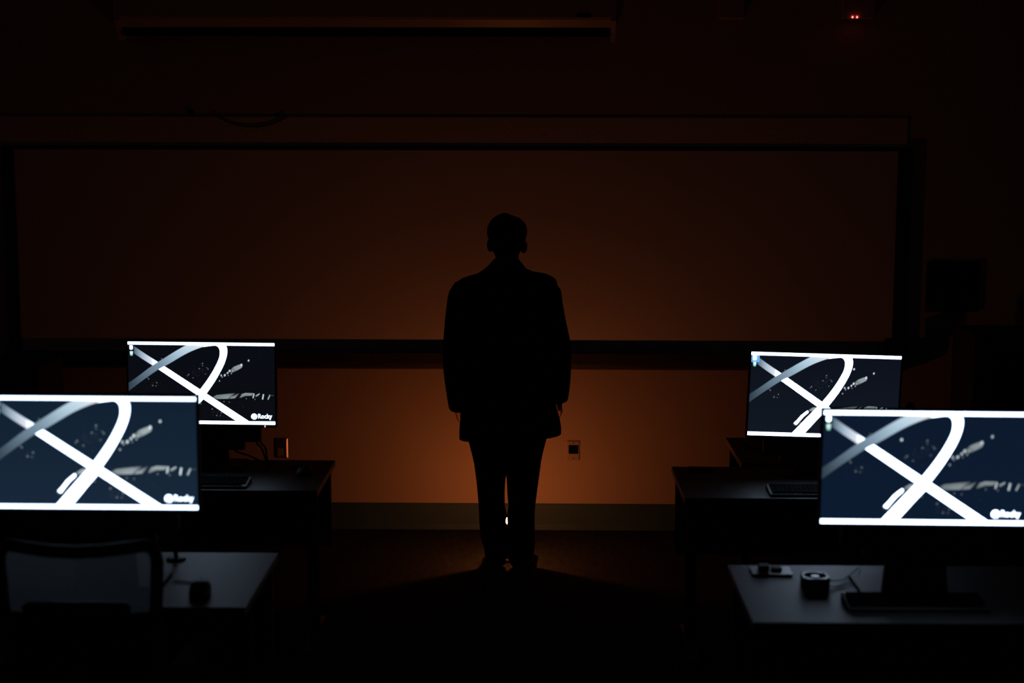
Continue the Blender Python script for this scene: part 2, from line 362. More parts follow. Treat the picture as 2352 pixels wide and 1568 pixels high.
# ------------------------------------------------------------------ monitors
SW, SH = .636, .358
def lin(c): return tuple((v / 255 / 12.92 if v / 255 <= .04045 else ((v / 255 + .055) / 1.055) ** 2.4) for v in c)
WHITE = (SCREEN_WHITE * .58, SCREEN_WHITE * .74, SCREEN_WHITE)
def screen_mesh(bg, bg2, cursor, box_hl, dim, lum=1.0):
    WHT = tuple(c * lum for c in WHITE)
    bm = BM(); lay = bm.loops.layers.float_color.new('pixel'); cnt = [0]
    def uv(u, v, k): return ((u - .5) * SW, -k * .00012, (.5 - v) * SH)
    def poly(pts, col, k):
        cols = col if isinstance(col, list) else [col] * len(pts)
        vs = [bm.verts.new(uv(u, v, k)) for u, v in pts]
        f = bm.faces.new(vs)
        for lp, c in zip(f.loops, cols): lp[lay] = (*c[:3], 1)
        return f
    def strip(left, right, cols, k):
        for i in range(len(left) - 1):
            poly([left[i], right[i], right[i + 1], left[i + 1]], [cols[i], cols[i], cols[i + 1], cols[i + 1]], k)
    def dot(u, v, ru, rv, col, k, n=10, rot=0.0):
        c, s = math.cos(rot), math.sin(rot)
        pts = []
        for i in range(n):
            a = 2 * PI * i / n; x, y = ru * math.cos(a), rv * math.sin(a)
            pts.append((u + (x * c - y * s), v + (x * s + y * c) * SW / SH))
        poly(pts, col, k)
    # background, slightly brighter towards one corner as the panel is seen off axis
    poly([(0, 0), (1, 0), (1, 1), (0, 1)], [bg, bg, bg2, bg2], 0)
    # fine mist of specks
    rnd = random.Random(3)
    for cu, cv, su, sv, n, top in ((.475, .34, .045, .14, 46, .16), (.16, .53, .05, .07, 34, .13), (.60, .86, .04, .06, 30, .12), (.75, .76, .1, .04, 18, .09), (.93, .11, .05, .035, 26, .03)):
        for _ in range(n):
            b = top * rnd.random() ** 2 * dim
            dot(cu + rnd.gauss(0, su * .55), cv + rnd.gauss(0, sv * .55), .0012 + .0012 * rnd.random(), .0012, (b * .85, b * .97, b), 1, 6)
    for u, v, r in ((.508, .257, .0046), (.486, .32, .0042), (.545, .325, .0042), (.538, .31, .003), (.508, .285, .003), (.412, .395, .0046), (.404, .41, .0032), (.442, .435, .0036), (.528, .385, .0032), (.138, .455, .0042), (.131, .44, .003), (.165, .535, .0044), (.193, .5, .0042), (.186, .54, .003), (.569, .815, .0046), (.6, .895, .0042), (.631, .86, .0042), (.624, .895, .003), (.229, .205, .0036), (.492, .752, .004), (.651, .722, .0038), (.687, .728, .0034)):
        b = .30 * dim; dot(u, v, r * .8, r, (b * .85, b * .97, b), 2, 8, .4)
    # comet
    g = lambda a: (.80 * a, .95 * a, 1.0 * a)
    strip([(.690, .345), (.72, .295), (.755, .268), (.772, .262)], [(.705, .37), (.745, .335), (.775, .305), (.783, .275)], [g(.10 * dim), g(.42 * dim), g(.46 * dim), g(.3 * dim)], 2)
    for u, v, r, b in ((.773, .27, .0095, .95), (.823, .215, .0075, .8), (.692, .345, .009, .9), (.678, .37, .0075, .85), (.659, .398, .0085, .9), (.634, .40, .007, .75), (.713, .345, .006, .6), (.704, .375, .005, .5), (.641, .42, .005, .5), (.622, .468, .0055, .5), (.683, .40, .004, .35), (.726, .333, .004, .3), (.735, .33, .004, .35)):
        dot(u, v, r * .75, r, g(b * dim), 3, 12, .35)
    # faint winged band with slanted marks
    k4 = g(.42 * dim); k3 = g(.30 * dim); k1 = g(.14 * dim)
    poly([(.571, .671), (.6, .643), (.640, .634), (.640, .688), (.604, .690)], [k1, k3, k3, k4, k3], 2)
    poly([(.640, .634), (.676, .6265), (.729, .617), (.688, .669), (.680, .686), (.640, .688)], [k3, k3, k1, k4, k4, k4], 2)
    poly([(.700, .660), (.757, .616), (.727, .679), (.686, .686)], [k3, k1, k4, k4], 2)
    poly([(.773, .625), (.80, .612), (.852, .614), (.842, .645), (.80, .648), (.765, .672), (.757, .672)], [g(.3 * dim), g(.5 * dim), g(.42 * dim), g(.3 * dim), g(.42 * dim), g(.25 * dim), g(.2 * dim)], 2)
    for a, b_, w, k in (((.857, .618), (.850, .675), .0075, .9), ((.868, .648), (.896, .62), .0055, .8), ((.868, .655), (.89, .638), .008, .18), ((.922, .625), (.915, .69), .0085, .95), ((.966, .632), (.952, .69), .0065, .7), ((.962, .640), (.993, .640), .003, .12)):
        dx, dy = b_[0] - a[0], (b_[1] - a[1]) * SH / SW; L = math.hypot(dx, dy); nx, ny = -dy / L * w / 2, dx / L * w / 2 * SW / SH
        poly([(a[0] + nx, a[1] + ny), (a[0] - nx, a[1] - ny), (b_[0] - nx, b_[1] - ny), (b_[0] + nx, b_[1] + ny)], g(k * dim), 3)
    for u, v in ((.863, .69), (.804, .682)): dot(u, v, .003, .004, g(.3 * dim), 3, 8)
    poly([(.404, .675), (.43, .645), (.458, .642), (.44, .69), (.41, .693)], [g(.4 * dim), g(.5 * dim), g(.6 * dim), g(.5 * dim), g(.3 * dim)], 2)
    poly([(.30, .85), (.314, .875), (.36, .835), (.375, .81), (.345, .83), (.315, .835)], g(.12 * dim), 2)
    # capsule
    poly([(.313, .853), (.307, .84), (.328, .80), (.352, .745), (.378, .705), (.395, .683), (.402, .695), (.400, .712), (.372, .757), (.345, .815), (.325, .862)], WHT, 4)
    # diagonal stripe with a fading start
    A = [(.042, .055), (.10, .126), (.16, .195), (.22, .265), (.821, .962)]; B = [(.042, .142), (.10, .213), (.16, .281), (.22, .35), (.735, .962)]
    d0, d1, d2 = lin((78, 100, 116)), lin((165, 185, 203)), lin((222, 228, 245))
    strip(A, B, [d0, d1, d2, WHT, WHT], 4)
    # loop of the letter: right-hand side, then the leg
    IN = [(.50, .058), (.56, .042), (.595, .036), (.612, .046), (.623, .070), (.628, .105), (.6245, .174), (.605, .26), (.571, .37), (.533, .472), (.4925, .569)]
    OUT = [(.50, .02), (.56, .0), (.62, .0), (.655, .01), (.670, .036), (.678, .085), (.6735, .166), (.652, .276), (.614, .404), (.5755, .514), (.535, .616)]
    sm = lambda q, n=4: [(p.x, p.y) for p in smooth_path([(a, b, 0) for a, b in q], n)]
    IN, OUT = sm(IN), sm(OUT); strip(IN, OUT, [WHT] * len(IN), 5)
    IN2 = [(.4925, .569), (.457, .643), (.422, .711), (.343, .871), (.298, .962)]
    OUT2 = [(.535, .616), (.512, .69), (.4525, .81), (.425, .870), (.381, .962)]
    IN2.insert(3, (.385, .785)); OUT2.insert(3, (.44, .838))
    strip(IN2, OUT2, [WHT] * 6, 5)
    # translucent grey arc crossing in front of the stripe
    T = [(0, .505), (.055, .437), (.163, .293), (.245, .20), (.33, .105), (.40, .036), (.46, .0)]
    Bt = [(0, .605), (.08, .495), (.206, .336), (.27, .275), (.388, .149), (.47, .081), (.53, .045)]
    c = [(46, 62, 74), (74, 92, 106), (112, 134, 152), (136, 160, 178), (176, 202, 219), (205, 222, 235), (242, 243, 247)]
    cl_ = [tuple(p) for p in smooth_path([lin(q) for q in c], 4)]; cl_ = [tuple(max(0, v) for v in q) for q in cl_]
    strip(sm(T), sm(Bt), cl_, 6)
    # desktop bars
    poly([(0, 0), (1, 0), (1, .034), (0, .034)], WHT, 7); poly([(0, .961), (1, .961), (1, 1), (0, 1)], WHT, 7)
    # icons
    if box_hl: poly([(.001, .036), (.055, .036), (.055, .12), (.001, .12)], lin((110, 185, 250)), 7)
    poly([(.012, .046), (.034, .046), (.034, .085), (.029, .095), (.015, .095), (.012, .085)], WHT, 8)
    poly([(.014, .118), (.034, .116), (.034, .145), (.014, .145)], lin((215, 250, 245)), 8)
    poly([(.014, .145), (.034, .145), (.031, .172), (.017, .172)], [lin((215, 250, 245)), lin((215, 250, 245)), lin((90, 190, 165)), lin((90, 190, 165))], 8)
    if cursor: dot(cursor[0], cursor[1], .006, .0075, g(.85), 8, 8)
    # logo roundel with two diagonal cuts, then the word
    cu, cv, R = .8565, .902, .0205
    dot(cu, cv, R, R, WHT, 8, 28)
    for q in ([(-.004, .021), (.0005, .021), (.0165, -.004), (.013, -.008)], [(-.0135, .0145), (-.0105, .018), (.004, .004), (.001, .0005)]):
        poly([(cu + a, cv + b * SW / SH) for a, b in q], bg, 9)
    cd = bpy.data.curves.new('word', 'FONT'); cd.body = 'Rocky'; cd.size = 1.0; cd.offset = .014; cd.resolution_u = 3
    to = bpy.data.objects.new('word', cd); COL.objects.link(to); bpy.context.view_layer.update()
    me = bpy.data.meshes.new_from_object(to.evaluated_get(bpy.context.evaluated_depsgraph_get()))
    xs = [v.co.x for v in me.vertices]; ys = [v.co.y for v in me.vertices]; x0, x1 = min(xs), max(xs)
    sx = (.979 - .884) * SW / (x1 - x0)
    n0 = len(bm.verts); nf = len(bm.faces)
    bm.from_mesh(me); bm.verts.ensure_lookup_table(); bm.faces.ensure_lookup_table()
    for v in bm.verts[n0:]:
        v.co = Vector(((.884 - .5) * SW + (v.co.x - x0) * sx, -8 * .00012, (.5 - .923) * SH + v.co.y * sx * 1.15))
    for f in bm.faces[nf:]:
        for lp in f.loops: lp[lay] = (*WHT, 1)
    bpy.data.objects.remove(to); bpy.data.curves.remove(cd); bpy.data.meshes.remove(me)
    me = bpy.data.meshes.new('screen')
    for f in bm.faces:
        f.normal_update()
        if f.normal.y > 0: f.normal_flip()
    bm.to_mesh(me); bm.free(); me.materials.append(M_screen)
    return me
def monitor(label, loc, rot, base_y, bg, bg2, cursor=None, hl=False, dim=1.0, led=False, cables=False, lum=1.0):
    x, y, z = loc; zb = -(z - .7372)          # desk surface in monitor coordinates
    t = thing('monitor', label, 'monitor', (x, y, .7372), 0, 'lit monitors on the desks')
    hd = BM(); h = z - .7372
    box(hd, -.326, .326, .0015, .024, -.192, .186, .004); box(hd, -.25, .25, .022, .05, -.14, .15, .012)
    hs = obj('housing', hd, M_black, t, loc=(0, 0, h), rot=rot)
    s = bpy.data.objects.new('screen', screen_mesh(bg, bg2, cursor, hl, dim, lum)); COL.objects.link(s); s.parent = hs
    bm = BM()
    for a in ((-.326, .326, -.0015, .0016, .1792, .186), (-.326, .326, -.0015, .0016, -.192, -.1792), (-.326, -.3182, -.0015, .0016, -.1792, .1792), (.3182, .326, -.0015, .0016, -.1792, .1792)): box(bm, *a)
    obj('bezel', bm, M_black, hs)
    if led:
        bm = BM(); ball(bm, (.274, -.0026, -.1858), (.0028, .0015, .0048), 2); tag(obj('power_light', bm, M_led, hs), 'white power light')
    else:
        bm = BM(); ball(bm, (.274, -.0016, -.1855), (.002, .001, .002), 1); obj('power_button', bm, M_frame, hs)
    boxobj('speaker_bar', M_black, t, (-.25, .25, .004, .055, h - .262, h - .193), .010)
    b0 = min(h - .263, h - .262)
    if h - .30 > .02: boxobj('mount_block', M_black, t, (-.177, .177, .012, .06, h - .298, h - .262), .004)
    nk = BM(); prism(nk, [(-.104, .012), (.104, .012), (.085, h - .19), (-.085, h - .19)], 'y', .056, .082)
    obj('stand_neck', nk, M_black, t)
    boxobj('neck_arm', M_black, t, (-.05, .05, .048, .062, h - .20, h + .06), .003)
    bm = BM(); box(bm, -.16, .16, base_y - .1, base_y + .1, 0, .010, .004); obj('stand_base', bm, M_black, t)
    if base_y > .16: boxobj('base_link', M_black, t, (-.06, .06, .07, base_y, .0125, .03), .004)
    if cables:
        for p in ([(.225, .04, h - .258), (.228, .045, h - .275), (.245, .055, .09), (.262, .075, .030), (.272, .11, .006), (.275, .16, .005)],
                  [(.242, .04, h - .258), (.247, .045, h - .275), (.262, .055, .09), (.266, .075, .030), (.268, .11, .006), (.285, .16, .005)],
                  [(.120, .05, h - .296), (.14, .055, .072), (.19, .06, .055), (.245, .075, .022), (.262, .11, .006), (.26, .16, .005)]):
            bm = BM(); tube(bm, smooth_path(p), .0042, 8); obj('cable', bm, M_cable, t, True)
    return t
bgB, bgB2 = lin((9, 12, 19)), lin((13, 17, 27))
monitor('left monitor farther back, beside the steel wall plate', (-1.4278, 6.62, 1.1248), (0, .008, 0), .115, bgB, lin((11, 13, 18)), dim=.75, led=True, cables=True)
monitor('right monitor farther back, with a blue highlighted icon', (1.2505, 6.52, 1.099), (0, .028, .01), .115, bgB2, lin((18, 24, 34)), cursor=(.689, .17), hl=True, dim=.8, lum=2.0)
monitor('left monitor nearest the camera, above the mesh chair', (-1.3587, 4.73, 1.2157), (0, .003, 0), .205, lin((17, 33, 49)), lin((24, 40, 58)), lum=.9)
monitor('right monitor nearest the camera, above the cooling fan', (1.2276, 4.74, 1.1777), (0, .006, 0), .205, lin((13, 26, 46)), lin((13, 27, 47)), cursor=(.382, .25), dim=.7, lum=1.2)

# ------------------------------------------------------------------ keyboards, mice and small things on the desks
def make_keyboard():
    t = thing('keyboard', '', 'keyboard', (0, 0, 0), 0, 'keyboards in front of the monitors')
    bm = BM(); prism(bm, [(-.066, 0), (.066, 0), (.066, .022), (.058, .023), (-.062, .011), (-.066, .008)], 'x', -.22, .22); obj('case', bm, M_black, t)
    bm = BM()
    for r in range(5):
        y = -.050 + r * .0215; zt = .0125 + (y + .062) * .1
        x = -.208
        while x < .20:
            w = .0165 if not (r == 0 and -.11 < x < -.09) else .10
            box(bm, x, x + w, y, y + .0165, zt - .002, zt + .006); x += w + .0026
    k = obj('keys', bm, M_key, t); k['kind'] = 'stuff'
    return t
kb = make_keyboard(); put(kb, (-1.40, 6.345, .7372), 'black keyboard on the rear left desk')
for loc, lab in (((1.20, 6.25, .7372), 'black keyboard on the rear right desk'), ((-1.43, 4.748, .7372), 'black keyboard on the front left desk, behind the chair'), ((1.212, 4.735, .7372), 'black keyboard on the front right desk')):
    put(copy_tree(kb), loc, lab)
def make_mouse():
    t = thing('mouse', '', 'mouse', (0, 0, 0), 0, 'computer mice on the desks')
    bm = BM(); secs = [(-.056, .018, .010), (-.052, .026, .020), (-.035, .032, .031), (-.010, .033, .037), (.02, .031, .033), (.042, .029, .024), (.055, .024, .016), (.058, .016, .010)]
    R = []
    for y, w, h in secs:
        R.append([bm.verts.new((w * math.cos(PI * k / 12) * (1 if 0 < k < 12 else 1), y, .002 + h * math.sin(PI * k / 12) ** .7)) for k in range(13)])
    for v in bm.verts: v.co *= 1.06
    for a, b in zip(R, R[1:]):
        for k in range(12): bm.faces.new((a[k], a[k + 1], b[k + 1], b[k]))
        bm.faces.new((a[12], a[0], b[0], b[12]))
    bm.faces.new(R[0]); bm.faces.new(R[-1][::-1]); obj('shell', bm, M_black, t, True, angle=50)
    bm = BM(); tube(bm, [(-.003, .036, .030), (.003, .036, .030)], .007, 12); obj('scroll_wheel', bm, M_key, t)
    bm = BM(); tube(bm, smooth_path([(0, .055, .012), (-.012, .075, .005), (-.035, .10, .003), (-.075, .12, .003), (-.10, .125, .003)]), .0022, 8); obj('cable', bm, M_cable, t, True)
    return t
ms = make_mouse(); put(ms, (-1.064, 4.835, .7372), 'black corded mouse on the front left desk beside the chair', .12)
put(copy_tree(ms), (-.978, 6.565, .7372), 'black mouse on the rear left desk', .0)

g = thing('cable_grommet', 'round black cable holder at the back of the front left desk', 'cable holder', (-1.229, 5.215, .7372))
bm = BM(); lathe(bm, [(.032, 0), (.034, .002), (.032, .006), (.026, .008), (.012, .009)], seg=24); obj('ring', bm, M_black, g, True, angle=40)
bm = BM(); lathe(bm, [(.008, .008), (.008, .016), (.006, .018)], seg=14); obj('stem', bm, M_black, g)
for a, b in ((-.012, -.03), (.004, .0)):
    bm = BM(); tube(bm, smooth_path([(a * .4, 0, .016), (a, .0, .06), (b, -.02, .15), (b - .02, -.12, .24), (b - .05, -.25, .27)]), .004, 8); obj('cable', bm, M_cable, g, True)

# cooling fan
fn = thing('cooling_fan', 'small square black cooling fan lying on the front right desk', 'fan', (.9360, 4.942, .7372), .02)
bm = BM()
s, hh, rr = .042, .036, .037
n = 32; outer = []
for k in range(n):
    a = 2 * PI * (k + .5) / n; c, d = math.cos(a), math.sin(a); m_ = max(abs(c), abs(d)); outer.append((c / m_ * s, d / m_ * s))
inner = [(rr * math.cos(2 * PI * (k + .5) / n), rr * math.sin(2 * PI * (k + .5) / n)) for k in range(n)]
for z0, z1 in ((0, hh),):
    V = [[bm.verts.new((p[0], p[1], z)) for p in q] for q, z in ((outer, z0), (outer, z1), (inner, z1), (inner, z0))]
    for a, b in ((0, 1), (1, 2), (2, 3), (3, 0)):
        for k in range(n): bm.faces.new((V[a][k], V[a][(k + 1) % n], V[b][(k + 1) % n], V[b][k]))
obj('housing', bm, M_fanpl, fn)
bm = BM(); lathe(bm, [(.016, .003), (.016, .030), (.014, .033), (.004, .0335)], seg=24); hub = obj('hub', bm, M_fanbl, fn, True, angle=40)
for k in range(7):
    bm = BM(); a0 = 2 * PI * k / 7
    P_ = []
    for i in range(5):
        q = i / 4; aa = a0 + q * .75; z = .030 - q * .017
        P_.append([bm.verts.new((r * math.cos(aa), r * math.sin(aa), z + dz)) for r, dz in ((.0155, 0), (.035, 0), (.035, -.0015), (.0155, -.0015))])
    for a, b in zip(P_, P_[1:]):
        for j in range(4): bm.faces.new((a[j], a[(j + 1) % 4], b[(j + 1) % 4], b[j]))
    bm.faces.new(P_[0]); bm.faces.new(P_[-1][::-1]); obj('blade', bm, M_fanbl, fn, True, angle=40)
for sx in (-1, 1):
    for sy in (-1, 1):
        bm = BM(); lathe(bm, [(.0042, .0358), (.0042, .0375), (.003, .0385)], (sx * .0355, sy * .0355, 0), 12); obj('screw', bm, M_lip, fn)
for p in ([(.041, .006, .018), (.06, .01, .014), (.10, .05, .006), (.15, .13, .004), (.185, .18, .01)], [(.041, -.022, .006), (.07, -.02, .004), (.12, .02, .004), (.165, .10, .004), (.188, .17, .008)]):
    bm = BM(); tube(bm, smooth_path(p), .0021, 8); obj('wire', bm, M_cable, fn, True)
pc = thing('circuit_board', 'pale circuit board with two dark components left of the cooling fan', 'circuit board', (.816, 5.099, .7372), -.01)
boxobj('board', M_pcb, pc, (-.0675, .0675, -.049, .049, .003, .007), .0008)
boxobj('large_component', M_comp, pc, (-.042, -.006, -.012, .030, .0072, .024), .003)
boxobj('small_component', M_comp, pc, (.0, .036, -.012, .022, .0072, .016), .003)
for sx in (-.06, .06):
    for sy in (-.042, .042):
        bm = BM(); lathe(bm, [(.004, 0), (.004, .0032)], (sx, sy, 0), 8); obj('standoff', bm, M_black, pc)
nb = thing('flat_case', 'flat dark case on the rear right desk near its left end', 'case', (.748, 6.672, .7372), -.12)
boxobj('body', M_black, nb, (-.055, .055, -.03, .03, 0, .009), .003); boxobj('lid', M_panel, nb, (-.053, .053, -.029, .029, .009, .012), .001)
bm = BM(); tube(bm, smooth_path([(1.02, 7.30, .7435), (1.05, 7.13, .7435), (1.16, 7.02, .7435), (1.33, 6.98, .7435), (1.5, 7.02, .7435)]), .006, 8)
tag(obj('loose_cable', bm, M_cable, None, True), 'dark cable curving across the desk nearest the wall', 'cable')
mc = thing('desk_microphone', 'small dark round-topped stand above the front right monitor', 'microphone', (1.784, 7.20, .7372))
bm = BM(); lathe(bm, [(.05, 0), (.052, .006), (.045, .018), (.015, .024)], seg=20); obj('base', bm, M_black, mc, True, angle=40)
bm = BM(); tube(bm, [(0, 0, .02), (0, 0, .10), (0, -.006, .17)], .007, 10); obj('stem', bm, M_black, mc, True)
bm = BM(); ball(bm, (0, -.008, .192), (.022, .022, .027), 2); obj('head', bm, M_grille, mc, True)

# ------------------------------------------------------------------ chair
ch = thing('mesh_chair', 'black office chair with grey mesh back at the lower left', 'chair', (-1.308, 4.35, 0))
def cy_(x, z): return -.045 + .9 * x * x - .12 * (z - .75) ** 2      # gentle curve of the backrest
bm = BM(); pts = []
loop = [(-.17, .50), (-.20, .56), (-.212, .70), (-.222, .86), (-.228, .98), (-.222, 1.012), (-.20, 1.029), (-.15, 1.026), (-.075, 1.020), (0, 1.0175), (.075, 1.020), (.15, 1.026), (.20, 1.029), (.222, 1.012), (.228, .98), (.222, .86), (.212, .70), (.20, .56), (.17, .50), (.08, .49), (0, .488), (-.08, .49)]
lp = [Vector((x, cy_(x, z), z)) for x, z in loop]
N_ = len(lp); R = []
for i, p in enumerate(lp):
    tn = (lp[(i + 1) % N_] - lp[i - 1]).normalized(); nn = Vector((0, 1, 0)); sd = tn.cross(nn).normalized()
    R.append([bm.verts.new(p + sd * (.020 * math.cos(2 * PI * k / 10)) + nn * (.013 * math.sin(2 * PI * k / 10))) for k in range(10)])
for i in range(N_):
    a, b = R[i], R[(i + 1) % N_]
    for k in range(10): bm.faces.new((a[k], a[(k + 1) % 10], b[(k + 1) % 10], b[k]))
obj('back_frame', bm, M_chair, ch, True)
for nm, zlo, zhi, mm in (('mesh_panel', .829, 1.022, M_mesh), ('lower_back_panel', .50, .829, M_seat)):
    bm = BM(); G = []
    for i in range(9):
        z = zlo + i * (zhi - zlo) / 8; hw = .18 + .034 * min(1, (z - .5) / .1) + .010 * (z - .6)
        G.append([bm.verts.new((hw * (k / 6 - 1), cy_(hw * (k / 6 - 1), z), z)) for k in range(13)])
    for a, b in zip(G, G[1:]):
        for k in range(12): bm.faces.new((a[k], a[k + 1], b[k + 1], b[k]))
    if mm is M_seat: bmesh.ops.solidify(bm, geom=list(bm.faces), thickness=.012)
    obj(nm, bm, mm, ch, True)
bm = BM(); tube(bm, [(x, cy_(x, .84) - .012, .846) for x in (-.155, -.14, -.07, 0, .07, .14, .155)], [(.010, .010), (.012, .022), (.013, .028), (.013, .028), (.013, .028), (.012, .022), (.010, .010)], 10, flat=(0, 1, 0)); obj('lumbar_bar', bm, M_chair, ch, True)
bm = BM(); rings(bm, [(.420, -.20, .20, .02, .42), (.432, -.235, .235, .0, .46), (.455, -.245, .245, -.01, .475), (.475, -.24, .24, 0, .468), (.485, -.20, .20, .04, .43)], n=3.2); obj('seat', bm, M_seat, ch, True)
bm = BM(); tube(bm, [(0, -.03, .70), (0, -.085, .60), (0, -.07, .46), (0, .02, .405), (0, .16, .40)], [(.03, .012)] * 5, 10, flat=(1, 0, 0)); obj('back_support', bm, M_chair, ch, True)
bm = BM(); lathe(bm, [(.025, .10), (.025, .26), (.018, .262), (.018, .40), (.05, .402), (.05, .425)], (0, .22, 0), 16); obj('gas_lift', bm, M_chair, ch)
for s_ in (-1, 1):
    bm = BM(); tube(bm, smooth_path([(s_ * .10, .22, .418), (s_ * .25, .22, .42), (s_ * .275, .21, .50), (s_ * .275, .20, .62)]), .014, 10); ar = obj('arm_post', bm, M_chair, ch, True)
    bm = BM(); box(bm, s_ * .275 - .035, s_ * .275 + .035, .06, .30, .622, .645, .010); obj('arm_pad', bm, M_seat, ar)
for k in range(5):
    a = 2 * PI * k / 5 + .3; c, d = math.cos(a), math.sin(a)
    bm = BM(); tube(bm, [(.02 * c, .22 + .02 * d, .10), (.16 * c, .22 + .16 * d, .092), (.30 * c, .22 + .30 * d, .072)], [(.026, .018), (.02, .014), (.014, .010)], 10, flat=(0, 0, 1)); lg = obj('base_leg', bm, M_chair, ch, True)
    bm = BM(); ex, ey = .30 * c, .22 + .30 * d
    for q in (-1, 1): tube(bm, [(ex - d * .010 * q, ey + c * .010 * q, .029), (ex - d * .024 * q, ey + c * .024 * q, .029)], .029, 16)
    tube(bm, [(ex, ey, .05), (ex, ey, .075)], .008, 8); obj('caster', bm, M_black, lg)

# ------------------------------------------------------------------ person standing with the back to the camera
PX, PY = -.1187, 7.66
K = 1.0059
def fz(z): return max(.0, z * K - .0131)
def S(secs): return [(fz(s[0]), s[1] * K, s[2] * K, s[3], s[4]) + tuple(s[5:]) for s in secs]
LS = [(-.206, -.005, 1.412, .078), (-.2285, -.012, 1.327, .073), (-.242, -.015, 1.206, .071), (-.249, -.010, 1.119, .070), (-.250, .012, 1.031, .067), (-.240, .045, .910, .064), (-.233, .070, .836, .061)]
RS = [(.190, -.005, 1.422, .073), (.203, -.010, 1.365, .072), (.221, -.015, 1.274, .071), (.245, -.012, 1.165, .070), (.252, .0, 1.077, .068), (.250, .030, .968, .066), (.244, .060, .885, .063)]
body = BM()
HEAD = [(1.560, -.015, .015, .06, .085), (1.568, -.03, .03, .02, .096), (1.585, -.045, .045, -.015, .103), (1.608, -.058, .058, -.045, .104), (1.635, -.065, .065, -.06, .105), (1.66, -.070, .070, -.068, .106), (1.685, -.074, .074, -.075, .103), (1.705, -.077, .077, -.08, .108), (1.735, -.077, .077, -.08, .104), (1.76, -.07, .07, -.072, .09), (1.78, -.055, .055, -.055, .065), (1.792, -.028, .028, -.025, .03)]
rings(body, S(HEAD), 28, 2.15)
capsule(body, (0, .102, fz(1.688)), .008, (0, .122, fz(1.642)), .0125); capsule(body, (-.011, .11, fz(1.640)), .008, (.011, .11, fz(1.640)), .008)
capsule(body, (-.02, .099, fz(1.617)), .005, (.02, .099, fz(1.617)), .005); capsule(body, (-.016, .099, fz(1.607)), .0065, (.016, .099, fz(1.607)), .0065)
capsule(body, (-.045, .095, fz(1.703)), .007, (-.014, .104, fz(1.703)), .007); capsule(body, (.014, .104, fz(1.703)), .007, (.045, .095, fz(1.703)), .007)
ball(body, (0, .088, fz(1.578)), (.022, .016, .014), 2)
for sg, zc in ((-1, 1.652), (1, 1.646)):
    ball(body, (sg * .086, -.002, fz(zc)), (.013, .022, .031), 3); ball(body, (sg * .093, -.008, fz(zc + .006)), (.0075, .020, .025), 2)
    capsule(body, (sg * .078, .004, fz(zc - .022)), .009, (sg * .086, .0, fz(zc - .022)), .008)
capsule(body, (0, -.015, fz(1.44)), .062, (0, -.005, fz(1.62)), .058, 16)
rings(body, S([(.80, -.14, .14, -.09, .09), (.95, -.165, .165, -.10, .10), (1.10, -.15, .15, -.085, .095), (1.25, -.165, .165, -.09, .105), (1.40, -.175, .175, -.08, .09), (1.46, -.15, .15, -.06, .06), (1.50, -.08, .08, -.045, .04)]), 20)
def arm(chain, hand_pts, side):
    P_ = [(x * K, y, fz(z)) for x, y, z, r in chain]; rad = [.052, .048, .045, .042, .040, .034, .029]
    for i in range(6): capsule(body, P_[i], rad[i], P_[i + 1], rad[i + 1])
    w, kn, tip = [Vector((a * K, b, fz(c))) for a, b, c in hand_pts]
    capsule(body, P_[-1], .029, w, .026)
    d = (kn - w).normalized(); fwd = Vector((-side * .25, 1, 0)); ac = (fwd - d * d.dot(fwd)).normalized()     # across the palm, towards the thumb (forward)
    nl = d.cross(ac).normalized()
    if nl.x * side < 0: nl = -nl                                        # the back of the hand looks outward, the palm at the coat
    lens = (.072, .080, .074, .058)
    for f in range(4):
        o_ = (1.5 - f) * .0195
        k0 = kn + ac * o_ - d * (.004 * abs(f - 1)); b0 = w + ac * o_ * .6
        capsule(body, b0, .013, k0, .0115)
        if f < 3: capsule(body, w + ac * (o_ - .0097) * .6, .012, kn + ac * (o_ - .0097) - d * .008, .0095)
        L = lens[f]; e = (tip - kn).normalized()
        q1 = k0 + (d * .75 + e * .25).normalized() * L * .45 - nl * .002
        q2 = q1 + (e - nl * .45).normalized() * L * .32
        q3 = q2 + (e - nl * 1.1).normalized() * L * .23
        capsule(body, k0, .0095, q1, .0085); capsule(body, q1, .0085, q2, .0078); capsule(body, q2, .0078, q3, .0068)
    t0 = w + ac * .022 + d * .018; t1 = t0 + (d * .7 + ac * .75 - nl * .3).normalized() * .042; t2 = t1 + (d + ac * .15 - nl * .3).normalized() * .032
    capsule(body, w + d * .012, .016, t0, .015); capsule(body, t0, .0135, t1, .0105); capsule(body, t1, .0105, t2, .0085)
arm(LS, ((-.252, .105, .824), (-.238, .165, .774), (-.224, .200, .706)), -1)
arm(RS, ((.258, .095, .868), (.259, .158, .812), (.247, .195, .745)), 1)
for sx in (-1, 1):
    capsule(body, (sx * .085, 0, fz(.84)), .085, (sx * .078, .005, fz(.48)), .055); capsule(body, (sx * .078, .005, fz(.48)), .055, (sx * .070, -.005, fz(.12)), .038)
    capsule(body, (sx * .068, .0, .075), .034, (sx * .068, .13, .055), .026)
tmp = obj('tmp', body, M_skin)
rm = tmp.modifiers.new('r', 'REMESH'); rm.mode = 'VOXEL'; rm.voxel_size = .0042
sm = tmp.modifiers.new('s', 'SMOOTH'); sm.factor = .5; sm.iterations = 3
bpy.context.view_layer.update()
bme = bpy.data.meshes.new_from_object(tmp.evaluated_get(bpy.context.evaluated_depsgraph_get())); bme.name = 'person'
bpy.data.objects.remove(tmp)
if not bme.materials: bme.materials.append(M_skin)
for p in bme.polygons: p.use_smooth = True
person = bpy.data.objects.new('person', bme); COL.objects.link(person); person.location = (PX, PY, 0)
tag(person, 'person in a dark coat and trousers standing with back turned, facing the whiteboard', 'person')
